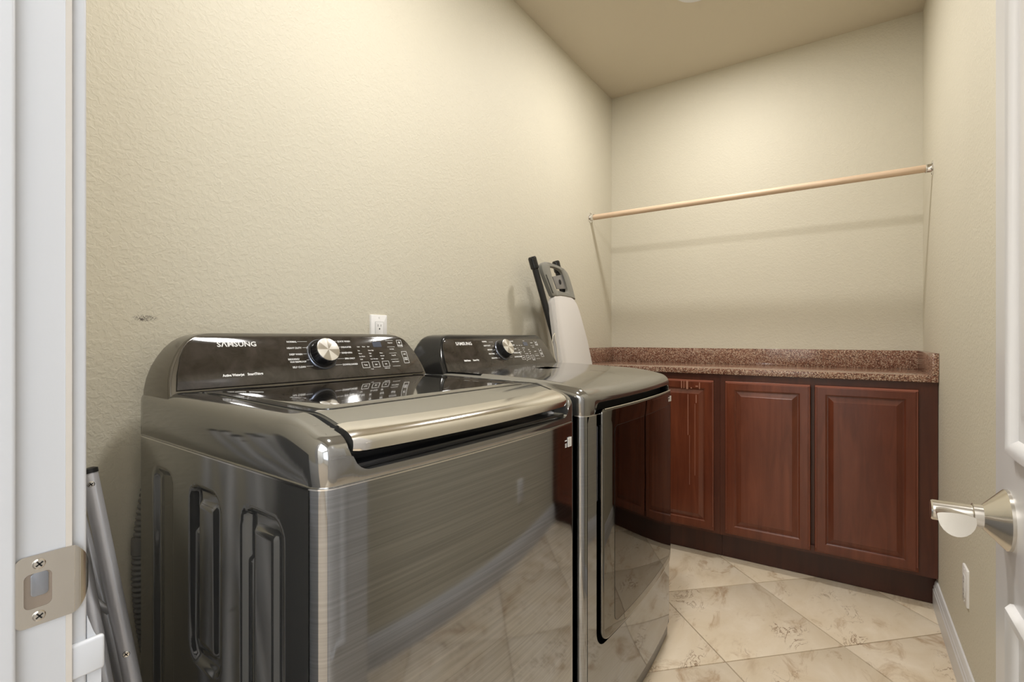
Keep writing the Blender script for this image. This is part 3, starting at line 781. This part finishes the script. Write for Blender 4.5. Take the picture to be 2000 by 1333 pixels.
bm = bmesh.new()
DR_ = (0.035, 0.032, 0.010, 0.014)
rings(bm, dl_rings(0.0775, 0.6805, 0.282, 0.9035, DR_, ((0.010, -0.028), (0.006, -0.020), (0.001, -0.004), (0.0, 0.004), (0.0015, 0.0075), (0.004, 0.0095), (0.008, 0.0102))), True, True)
bmesh.ops.recalc_face_normals(bm, faces=bm.faces)
dd = obj('door', bm, mat('dryer_door_gloss', (0.165, 0.160, 0.150), 0.035, 1.0), dr, ang=40, label='glossy dark rectangular dryer door')
bm = bmesh.new()
rings(bm, dl_rings(0.142, 0.668, 0.312, 0.852, (0.022, 0.03, 0.014, 0.018), ((0.0, 0.0100), (0.0, 0.0108), (0.0012, 0.0108), (0.0012, 0.0100)), False), False, False)
obj('window_line', bm, M_black, dd)
bm = bmesh.new(); rings(bm, dl_rings(0.1432, 0.6668, 0.3132, 0.8508, (0.021, 0.029, 0.013, 0.017), ((0.0, 0.0096), (0.0, 0.0106))), False, True)
bmesh.ops.recalc_face_normals(bm, faces=bm.faces)
obj('door_window', bm, mat('dryer_door_glass', (0.115, 0.108, 0.100), 0.03, 1.0), dd, ang=40)
# pale bevelled top edge of the door
bm = bmesh.new(); rings(bm, [[(x, bulge_d(x) - 0.0085 - 0.0012 * math.cos(a), 0.9028 + 0.0016 * math.sin(a)) for a in (0, 1.57, 3.14, 4.71)] for x in [0.088 + 0.584 * k / 40 for k in range(41)]])
obj('door_edge_trim', bm, M_chrome, dd)
obj('door_grip', B(0.0645, 0.0745, -0.004, 0.022, 0.66, 0.86, 0.003), mat('grip_plastic', (0.03, 0.032, 0.05), 0.25), dr)
# top
def d_top(x, y):
    return 0.942 + 0.046 * smooth(-0.16, 0.20, y) + 0.0 - 0.004 * (abs(x - DW / 2) / (DW / 2)) ** 2 + 0.006 * smooth(0.2, 0.5, y)
def d_top(x, y):
    s = max(0.0, min(1.0, (y + 0.02) / 0.20)); return 0.950 + 0.031 * (1 - (1 - s) ** 2.2) + 0.010 * smooth(0.05, 0.45, y) - 0.003 * (abs(x - DW / 2) / (DW / 2)) ** 2.5
def d_none(x, y, x0): return 99
# cover raised over the door: its front skirt stops at 0.925 between the corners
P3 = plan(DW, DD, 0.028, BL)
bm = bmesh.new(); loops = []
def sk(x):
    a, b = HX0 - 0.002, HX1 + 0.002; rr = 0.022
    if x <= a or x >= b: return ZS
    e = min(x - a, b - x)
    return ZS + 0.004 + 0.0255 if e > rr else ZS + 0.004 + 0.0255 - rr + math.sqrt(max(0, rr * rr - (rr - e) ** 2))
rr = 0.030
def cring(d, zoff, skirt=False, ext=0.0):
    L = []
    for x, y, nx, ny in P3:
        xx, yy = x - nx * d, y - ny * d
        z = (sk(x) if ny < -0.5 else ZS) + ext if skirt else d_top(xx, yy) + zoff
        L.append((xx, yy, z))
    return L
loops += [cring(0.012, 0, True, 0.001), cring(0.001, 0, True, 0.0), cring(0.0, 0, True, 0.0015)]
for k in range(0, 13):
    th = R(90 * k / 12); loops.append(cring(rr * (1 - math.cos(th)), -rr * (1 - math.sin(th)) * (0.72)))
d = rr
for d in (0.034, 0.04, 0.05, 0.06, 0.08, 0.10, 0.13, 0.16, 0.20, 0.24, 0.28, 0.31): loops.append(cring(d, 0))
# above 0.1 the inset of a rounded plan stays valid because the plan is convex
for L in loops[-7:]: pass
rings(bm, loops, False, True)
bmesh.ops.recalc_face_normals(bm, faces=bm.faces)
obj('top_cover', bm, M_cover, dr, ang=60)
bm = bmesh.new(); rings(bm, [[(x + nx * o, y + ny * o, z) for x, y, nx, ny in P3 if not (HX0 < x < HX1 and ny < -0.9)] for o, z in ((-0.003, ZS - 0.0022), (0.0010, ZS - 0.0018), (0.0010, ZS - 0.0002), (-0.003, ZS + 0.0004))], False, False, closed=False)
o = obj('seam_trim', bm, M_chrome, dr)
lv = []
for z, i, dy, yb in ((0.955, 0.004, 0.0, 0.652), (0.985, 0.006, 0, 0.652), (1.010, 0.010, 0, 0.650), (1.035, 0.020, 0, 0.648), (1.055, 0.030, 0, 0.645), (1.072, 0.041, 0, 0.642), (1.086, 0.052, 0, 0.638), (1.094, 0.063, 0, 0.634), (1.099, 0.074, 0.002, 0.630), (1.1025, 0.092, 0.006, 0.622), (1.1040, 0.12, 0.014, 0.60)):
    yf = 0.480 + (z - 0.99) * 0.060 / 0.110 + dy + 0.0015
    lv.append((z, i, i * 0.62, yf, yb, 0.010))
polyd = [(0.018, -0.004), (DW - 0.006, -0.004), (DW - 0.018, 0.040), (DW - 0.030, 0.078), (DW - 0.038, 0.096), (DW - 0.048, 0.107), (DW - 0.064, 0.112), (0.080, 0.112), (0.066, 0.109), (0.055, 0.102), (0.046, 0.091), (0.037, 0.070), (0.025, 0.030)]
Mfd, fcd = console(dr, DW, 0, 0, lv, M_dshell, ((0.480, 0.990), (0.540, 1.100)), polyd)
controls(Mfd, dr, DW, 0.004, dryer=True)
for fx in (0.06, DW - 0.06):
    for fy in (0.06, DD - 0.06):
        obj('foot', lathe([(0.02, 0), (0.022, 0.002), (0.022, 0.004), (0.010, 0.005), (0.010, 0.034)], 16, Matrix.Translation((fx, fy, 0))), M_blackm, dr)
sticker(dd, 0.655, 0.864, lambda x: bulge_d(x) - 0.0108, 0.75)

# ================================================================== DRAIN HOSE
hs = thing('drain_hose', 'grey ribbed drain hose hanging behind the washing machine', 'hose', (0, 0, 0))
pts, rad = [], []
n = 420
for k in range(n):
    s = k / (n - 1); z = 0.84 - 0.80 * s
    x = 0.476 - 0.030 * math.sin(math.pi * min(1, s / 0.62)) + (0.03 * max(0, s - 0.62))
    pts.append((x, 1.258, z)); rad.append(0.0165 + (0.0022 if (k // 3) % 2 else -0.0008))
obj('hose', T(pts, rad, 18), M_hose, hs, ang=70)
obj('hose_cuff', T([(0.447, 1.258, 0.665), (0.4465, 1.258, 0.632)], 0.0200, 20), M_hose, hs)

# ================================================================== FOLDED CAMP STOOL (tubes in the corner behind the door frame)
fs = thing('folding_camp_stool', 'folded aluminium tube camp stool leaning in the corner beside the washing machine', 'folding stool', (0, 0, 0))
def pole(a, b, r, cap=True, m=M_alu):
    a, b = Vector(a), Vector(b); t_ = obj('tube', T([a, b], r, 20), m, fs, ang=50)
    d = (a - b).normalized()
    if cap: obj('end_cap', T([a - d * 0.006, a + d * 0.0015, a + d * 0.004], [r + 0.0009, r + 0.0009, r * 0.6], 20), M_blackm, t_, label='black plastic tube end cap')
    return t_
def ext(a, b, z):
    a, b = Vector(a), Vector(b); s = (z - a.z) / (b.z - a.z); return a + (b - a) * s
t1a, t1b = (0.3046, 1.08, 0.867), (0.3960, 0.890, 0.0)
p1 = pole(t1a, t1b, 0.0122)
t2a, t2b = (0.322, 1.16, 0.728), (0.346, 1.10, 0.534)
pole(ext(t2a, t2b, 0.862), ext(t2a, t2b, 0.14), 0.0095)
t3a, t3b = (0.298, 1.08, 0.702), (0.302, 1.00, 0.536)
pole(ext(t3a, t3b, 0.866), ext(t3a, t3b, 0.0), 0.0118)
pole((0.262, 1.060, 0.872), (0.300, 0.86, 0.0), 0.0118)
pole((0.250, 1.120, 0.868), (0.285, 0.92, 0.0), 0.0118)
obj('cross_bar', T([(0.290, 1.12, 0.665), (0.335, 1.08, 0.61)], 0.006, 12), M_alu, fs)
obj('seat_canvas', B(0.205, 0.222, 0.80, 1.06, 0.20, 0.895, 0.004), M_canvas, fs, label='black canvas seat folded flat')
for (c, nrm) in ((tuple(Vector(t1a).lerp(Vector(t1b), 0.025)), 1), (tuple(Vector(t1a).lerp(Vector(t1b), 0.35)), 1)):
    vdir = Vector((0, 0, H)) - Vector(c); vdir = Vector((vdir.x, vdir.y, 0)).normalized()
    Mq = frame_M(Vector(c) + vdir * 0.0105 , vdir.cross(Vector((0, 0, 1))) * -1, (0, 0, 1))
    screw(0, 0, Mq, 0.0052, fs)

# ================================================================== IRONING BOARD
ib = thing('ironing_board', 'folded ironing board with pale grey cover leaning upright between dryer and counter', 'ironing board', (0, 0, 0))
et = Vector((0, 0.16, 1)).normalized()
Mb = frame_M((2.16, 1.15, 1.25), (1, 0, 0), et)                  # normal (0,-1,0.16)
fab = [(-0.127, -0.002), (-0.120, 0.014), (-0.108, 0.028), (-0.090, 0.038), (-0.060, 0.047), (-0.009, 0.053), (0.04, 0.052), (0.080, 0.046), (0.110, 0.034), (0.135, 0.012), (0.154, -0.022), (0.175, -0.095), (0.197, -0.173), (0.213, -0.286),
       (0.222, -0.45), (0.222, -0.70), (0.205, -0.90), (0.16, -1.08), (0.09, -1.20), (0.02, -1.235), (-0.05, -1.20), (-0.10, -1.08), (-0.125, -0.90), (-0.135, -0.60), (-0.133, -0.272), (-0.131, -0.148)]
obj('board_cover', slab([(max(x, -0.098 - 0.010 * max(0, min(1, -y / 0.2))), y) for x, y in fab[::-1]], 0.010, Mb @ Matrix.Translation((0, 0, 0.0)), 0.004), M_cloth, ib)
obj('cover_hem', slab([(x * 1.0 - 0.0015 if x < 0 else x + 0.0015, y) for x, y in fab[::-1]], 0.018, Mb @ Matrix.Translation((0, 0, -0.012)), 0.004), M_clothedge, ib)
def shear(poly, d): return [(x - d, y) for x, y in poly]
outer = [(-0.092, 0.035), (-0.116, 0.037), (-0.142, 0.097), (-0.172, 0.156), (-0.176, 0.175), (-0.168, 0.187), (-0.140, 0.197), (-0.109, 0.201), (-0.070, 0.200), (-0.027, 0.197), (0.020, 0.192), (0.061, 0.182), (0.080, 0.166), (0.093, 0.145), (0.110, 0.094), (0.126, 0.035), (0.07, 0.046), (0.0, 0.046)]
hole1 = [(-0.088, 0.100), (-0.080, 0.076), (-0.060, 0.068), (-0.030, 0.066), (0.000, 0.064), (0.044, 0.066), (0.052, 0.080), (0.044, 0.110), (0.030, 0.145), (0.015, 0.168), (-0.010, 0.178), (-0.060, 0.181), (-0.098, 0.180), (-0.101, 0.170), (-0.094, 0.145), (-0.090, 0.120), (-0.088, 0.112), (-0.088, 0.106)]
outer2 = [(-0.132, 0.075), (-0.110, 0.037)] + [(-0.075, 0.038), (-0.03, 0.044), (0.02, 0.044), (0.08, 0.042), (0.126, 0.036), (0.119, 0.065), (0.110, 0.098), (0.095, 0.142), (0.080, 0.168), (0.045, 0.187), (-0.03, 0.197), (-0.109, 0.201), (-0.150, 0.196), (-0.174, 0.180), (-0.172, 0.155), (-0.158, 0.125), (-0.146, 0.103), (-0.140, 0.090)]
n_ = 60
def resample(L, n):
    ls = [0]
    for i in range(len(L)): a, b = L[i], L[(i + 1) % len(L)]; ls.append(ls[-1] + math.hypot(a[0] - b[0], a[1] - b[1]))
    out = []
    for k in range(n):
        s = ls[-1] * k / n; i = max(j for j in range(len(L)) if ls[j] <= s); a, b = L[i], L[(i + 1) % len(L)]
        t_ = (s - ls[i]) / (ls[i + 1] - ls[i] + 1e-12); out.append((a[0] + (b[0] - a[0]) * t_, a[1] + (b[1] - a[1]) * t_))
    return out
O_, I_ = resample(outer2, n_), resample(hole1, n_)
def bp(p, d): return Mb @ Vector((p[0], p[1], d))
mid = lambda a, b, s: (a[0] + (b[0] - a[0]) * s, a[1] + (b[1] - a[1]) * s)
bm = bmesh.new()
rings(bm, [[bp(p, -0.004) for p in I_], [bp(p, 0.010) for p in I_], [bp(mid(a, b, 0.12), 0.013) for a, b in zip(I_, O_)], [bp(mid(a, b, 0.85), 0.013) for a, b in zip(I_, O_)], [bp(p, 0.009) for p in O_], [bp(p, -0.010) for p in O_], [bp(mid(a, b, 0.85), -0.010) for a, b in zip(I_, O_)], [bp(p, -0.004) for p in I_]], False, False)
bmesh.ops.recalc_face_normals(bm, faces=bm.faces)
obj('iron_rest', bm, M_rest, ib, ang=40, label='grey plastic iron rest with a hand hole')
obj('rest_groove', slab([(-0.155, 0.135), (-0.150, 0.135), (-0.108, 0.050), (-0.113, 0.050)][::-1], 0.0012, Mb @ Matrix.Translation((0, 0, 0.0128))), M_dark, ib)
br_ = obj('bracket', slab([(-0.078, 0.135), (-0.052, 0.076), (0.046, 0.086), (0.026, 0.156)], 0.004, Mb @ Matrix.Translation((0, 0, 0.002)), 0.0015), M_brk, ib, label='steel bracket with a round hole')
obj('bracket_hole', lathe([(0.013, 0), (0.013, 0.0008), (0.010, 0.0012)], 24, Mb @ Matrix.Translation((-0.012, 0.114, 0.006))), M_dark, br_)
obj('bracket_ring', lathe([(0.017, 0), (0.017, 0.0009), (0.0135, 0.0012), (0.0135, 0)], 24, Mb @ Matrix.Translation((-0.012, 0.114, 0.0058))), M_brk, br_)
for nm, a, b in (('leg', (-0.2005, 0.208, -0.020), (-0.108, -0.085, -0.026)), ('leg', (0.046, 0.222, -0.030), (0.10, -0.085, -0.026))):
    A, C = Mb @ Vector(a), Mb @ Vector(b); C2 = A + (C - A) * 4.1
    lg = obj(nm, T([A, C2], 0.0150, 16), M_blackm, ib)
    d = (A - C).normalized()
    obj('foot_cap', T([A - d * 0.045, A - d * 0.040, A + d * 0.008, A + d * 0.014], [0.0155, 0.0195, 0.0195, 0.015], 18), M_black, lg)
cp = [(-0.137, -0.139), (-0.158, -0.155), (-0.172, -0.180), (-0.170, -0.205), (-0.171, -0.232), (-0.166, -0.255), (-0.156, -0.285), (-0.148, -0.30), (-0.138, -0.282), (-0.139, -0.25), (-0.134, -0.225), (-0.133, -0.198), (-0.140, -0.165), (-0.136, -0.139)]
obj('drawstring', T([bp(p, 0.006) for p in cp], 0.0013, 6), M_cord, ib, label='cream drawstring loop of the cover')

# ================================================================== COUNTER, CABINETS
ct = thing('countertop', 'speckled red-brown granite countertop with low backsplash along the back wall', 'countertop')
obj('slab', B(2.589, XB - 0.002, YR + 0.002, YL - 0.002, 0.9135, 0.9405, 0.002), M_granite, ct)
obj('backsplash', B(XB - 0.022, XB - 0.001, YR + 0.002, YL - 0.002, 0.9405, 1.030, 0.0012), M_granite, ct)
obj('side_splash', B(2.589, XB - 0.022, YL - 0.022, YL - 0.001, 0.9405, 1.030, 0.0012), M_granite, ct)
obj('side_splash', B(2.589, XB - 0.022, YR + 0.001, YR + 0.021, 0.9405, 1.030, 0.0012), M_granite, ct)
FX, DXF = 2.610, 2.590      # face-frame plane, door front plane
def cab_door(par, y0, y1, z0=0.139, z1=0.882, wear=True):
    """cope-and-stick frame with a raised centre panel; front looks to -x"""
    def lp(i, x): return [(x, y, z) for y, z in ((y0 + i, z0 + i), (y1 - i, z0 + i), (y1 - i, z1 - i), (y0 + i, z1 - i))]
    s = 0.047
    bm = bmesh.new()
    rings(bm, [lp(0, FX - 0.001), lp(0, DXF + 0.006), lp(0.003, DXF + 0.003), lp(0.008, DXF + 0.0022), lp(0.009, DXF + 0.0002), lp(0.012, DXF), lp(s - 0.006, DXF), lp(s - 0.003, DXF + 0.003), lp(s, DXF + 0.0045), lp(s, DXF + 0.010), lp(s + 0.003, DXF + 0.0105), lp(s + 0.003, FX - 0.001)], False, False)
    bmesh.ops.recalc_face_normals(bm, faces=bm.faces)
    d = obj('door', bm, M_wood, par, ang=18)
    bm = bmesh.new()
    rings(bm, [lp(s - 0.001, FX - 0.004), lp(s - 0.001, DXF + 0.0085), lp(s + 0.004, DXF + 0.0085), lp(s + 0.022, DXF + 0.0015), lp(s + 0.0235, DXF + 0.0005), lp(s + 0.0245, DXF)], False, True)
    bmesh.ops.recalc_face_normals(bm, faces=bm.faces)
    obj('raised_panel', bm, M_wood, d, ang=12)
    # pale worn arris on the top and free edges
    bm = bmesh.new()
    box(bm, DXF + 0.0008, DXF + 0.0032, y0 + 0.002, y1 - 0.002, z1 - 0.0085, z1 - 0.0015)
    box(bm, DXF - 0.0004, DXF + 0.0016, y0 + 0.010, y1 - 0.010, z1 - 0.0115, z1 - 0.0100)
    box(bm, DXF + 0.0010, DXF + 0.0024, y0 + 0.004, y0 + 0.0052, z0 + 0.02, z1 - 0.01)
    box(bm, DXF + 0.0010, DXF + 0.0024, y1 - 0.0052, y1 - 0.004, z0 + 0.02, z1 - 0.01)
    obj('worn_edge', bm, M_worn, d, label='paler worn door edges')
    return d
def cabinet(label, y0, y1, doors, stile_lo, stile_hi, mids):
    c = thing('base_cabinet', label, 'cabinet')
    bm = bmesh.new(); box(bm, FX + 0.018, XB - 0.002, y0, y1, 0.124, 0.913)
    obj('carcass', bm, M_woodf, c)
    bm = bmesh.new()
    box(bm, FX, FX + 0.019, y0, y0 + stile_lo, 0.124, 0.913); box(bm, FX, FX + 0.019, y1 - stile_hi, y1, 0.124, 0.913)
    box(bm, FX, FX + 0.019, y0 + stile_lo, y1 - stile_hi, 0.868, 0.913); box(bm, FX, FX + 0.019, y0 + stile_lo, y1 - stile_hi, 0.124, 0.160)
    for a, b in mids: box(bm, FX, FX + 0.019, a, b, 0.16, 0.868)
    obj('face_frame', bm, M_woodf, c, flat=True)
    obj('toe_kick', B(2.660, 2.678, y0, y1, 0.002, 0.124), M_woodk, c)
    return c, [cab_door(c, a, b) for a, b in doors]
ca_, dA = cabinet('two-door dark cherry base cabinet with raised panel doors against the right wall', YR + 0.002, 0.519, [(-0.241, 0.120), (0.136, 0.493)], 0.06, 0.03, [(0.10, 0.118)])
cb_, dB = cabinet('dark cherry base cabinet with pale drip marks, partly hidden behind the dryer', 0.520, YL - 0.002, [(0.545, 0.902), (0.917, 1.262)], 0.03, 0.03, [(0.895, 0.915)])
# dried drips on the first door of the further cabinet
bm = bmesh.new()
for y, z0, z1, w_ in ((0.70, 0.835, 0.874, 0.004), (0.688, 0.835, 0.874, 0.003), (0.672, 0.832, 0.874, 0.010), (0.652, 0.836, 0.842, 0.006), (0.612, 0.835, 0.868, 0.004), (0.625, 0.846, 0.852, 0.012), (0.668, 0.60, 0.806, 0.0028), (0.628, 0.765, 0.806, 0.004), (0.634, 0.40, 0.760, 0.0016), (0.66, 0.35, 0.60, 0.0014)):
    d_ = -0.0004 if z0 > 0.82 else -0.0004
    box(bm, DXF - 0.0006, DXF + 0.0008, y - w_ / 2, y + w_ / 2, z0, z1)
obj('drip_marks', bm, M_drip, dB[0], label='pale dried drip marks')

# ================================================================== HANGING ROD
rd = thing('hanging_rod', 'pale wooden clothes rod on chrome flanges spanning the alcove above the counter', 'clothes rod')
ra, rb = Vector((2.77, YL - 0.012, 1.817)), Vector((2.77, YR + 0.012, 1.820))
def rodwood(nt, b):
    v = coords(nt, (1, 0.06, 1)); a = noise(nt, v, 90, 3, 0.6)
    nt.links.new(ramp(nt, a, [(0.3, (0.56, 0.41, 0.28)), (0.7, (0.70, 0.53, 0.38))]), b.inputs['Base Color'])
obj('rod', T([ra, rb], 0.0160, 32), mat('beech_rod', (0.6, 0.42, 0.27), 0.45, build=rodwood), rd, ang=50)
for y, s in ((YL, -1), (YR, 1)):
    Mfl = frame_M((2.77, y, 1.8185), (1, 0, 0), (0, 0, -s))
    fl = obj('flange', lathe([(0.031, 0), (0.031, 0.002), (0.028, 0.0035), (0.0195, 0.005), (0.0185, 0.007), (0.0185, 0.024), (0.0172, 0.0245), (0.0172, 0.010)], 40, Mfl), M_chrome, rd, ang=30, label='chrome flange')
    for k in range(3):
        a = R(90 + 120 * k); obj('screw', lathe([(0.003, 0.002), (0.003, 0.0045), (0.001, 0.005)], 12, Mfl @ Matrix.Translation((0.0245 * math.cos(a), 0.0245 * math.sin(a), 0))), M_dark, fl)

# ================================================================== OUTLETS
def outlet(label, M):
    t_ = thing('wall_outlet', label, 'outlet')
    t_.matrix_world = M
    I = Matrix.Identity(4)
    obj('cover_plate', slab(rrect(-0.035, 0.035, -0.057, 0.057, 0.003, 3), 0.006, I, 0.003), M_plate, t_)
    rc = obj('receptacle', slab(rrect(-0.0165, 0.0165, -0.033, 0.033, 0.002, 3), 0.0075, I, 0.0008), M_plate, t_)
    obj('receptacle_gap', slab(rrect(-0.0178, 0.0178, -0.0343, 0.0343, 0.002, 3), 0.0062, I), M_stickprint, t_)
    for cy in (0.0185, -0.0185):
        obj('slot', rects_bm([(-0.0072, -0.0055, cy - 0.001, cy + 0.007), (0.0055, 0.0070, cy - 0.0005, cy + 0.0065)], Matrix.Translation((0, 0, 0.0075)), 0.0002), M_dark, rc)
        obj('ground_hole', lathe([(0.0026, 0), (0.0026, 0.0003)], 12, Matrix.Translation((0, cy - 0.008, 0.0075))), M_dark, rc)
    for cy in (0.0485, -0.0485):
        obj('screw', lathe([(0.003, 0), (0.003, 0.0008), (0.001, 0.001)], 12, Matrix.Translation((0, cy, 0.006))), M_plate, t_)
outlet('white wall outlet just above the washer console', frame_M((1.1245, YL, 1.112), (1, 0, 0), (0, 0, 1)))
outlet('white wall outlet low on the right wall beyond the open door', frame_M((2.04, YR, 0.335), (-1, 0, 0), (0, 0, 1)))

# ================================================================== RECESSED LIGHTS
def can(x, y, label):
    c = thing('recessed_light', label, 'ceiling light', (x, y, CEIL))
    obj('trim_ring', lathe([(0.098, -0.0005), (0.098, -0.004), (0.094, -0.0065), (0.078, -0.004), (0.070, -0.0005)], 48), M_white, c, ang=40)
    obj('bulb', lathe([(0.070, -0.0005), (0.069, -0.002), (0.05, -0.0035), (0.01, -0.004)], 40), M_bulb, c, ang=60)
can(2.318, 0.562, 'round white recessed ceiling light near the back of the room')
# flush ring of the added ceiling light nearer the doorway (over the washer, above the frame)
struct('trim_7', lathe([(0.150, -0.0005), (0.150, -0.004), (0.144, -0.0065), (0.124, -0.004), (0.116, -0.0005)], 48, Matrix.Translation((0.95, 0.48, CEIL))), M_white, ang=40)
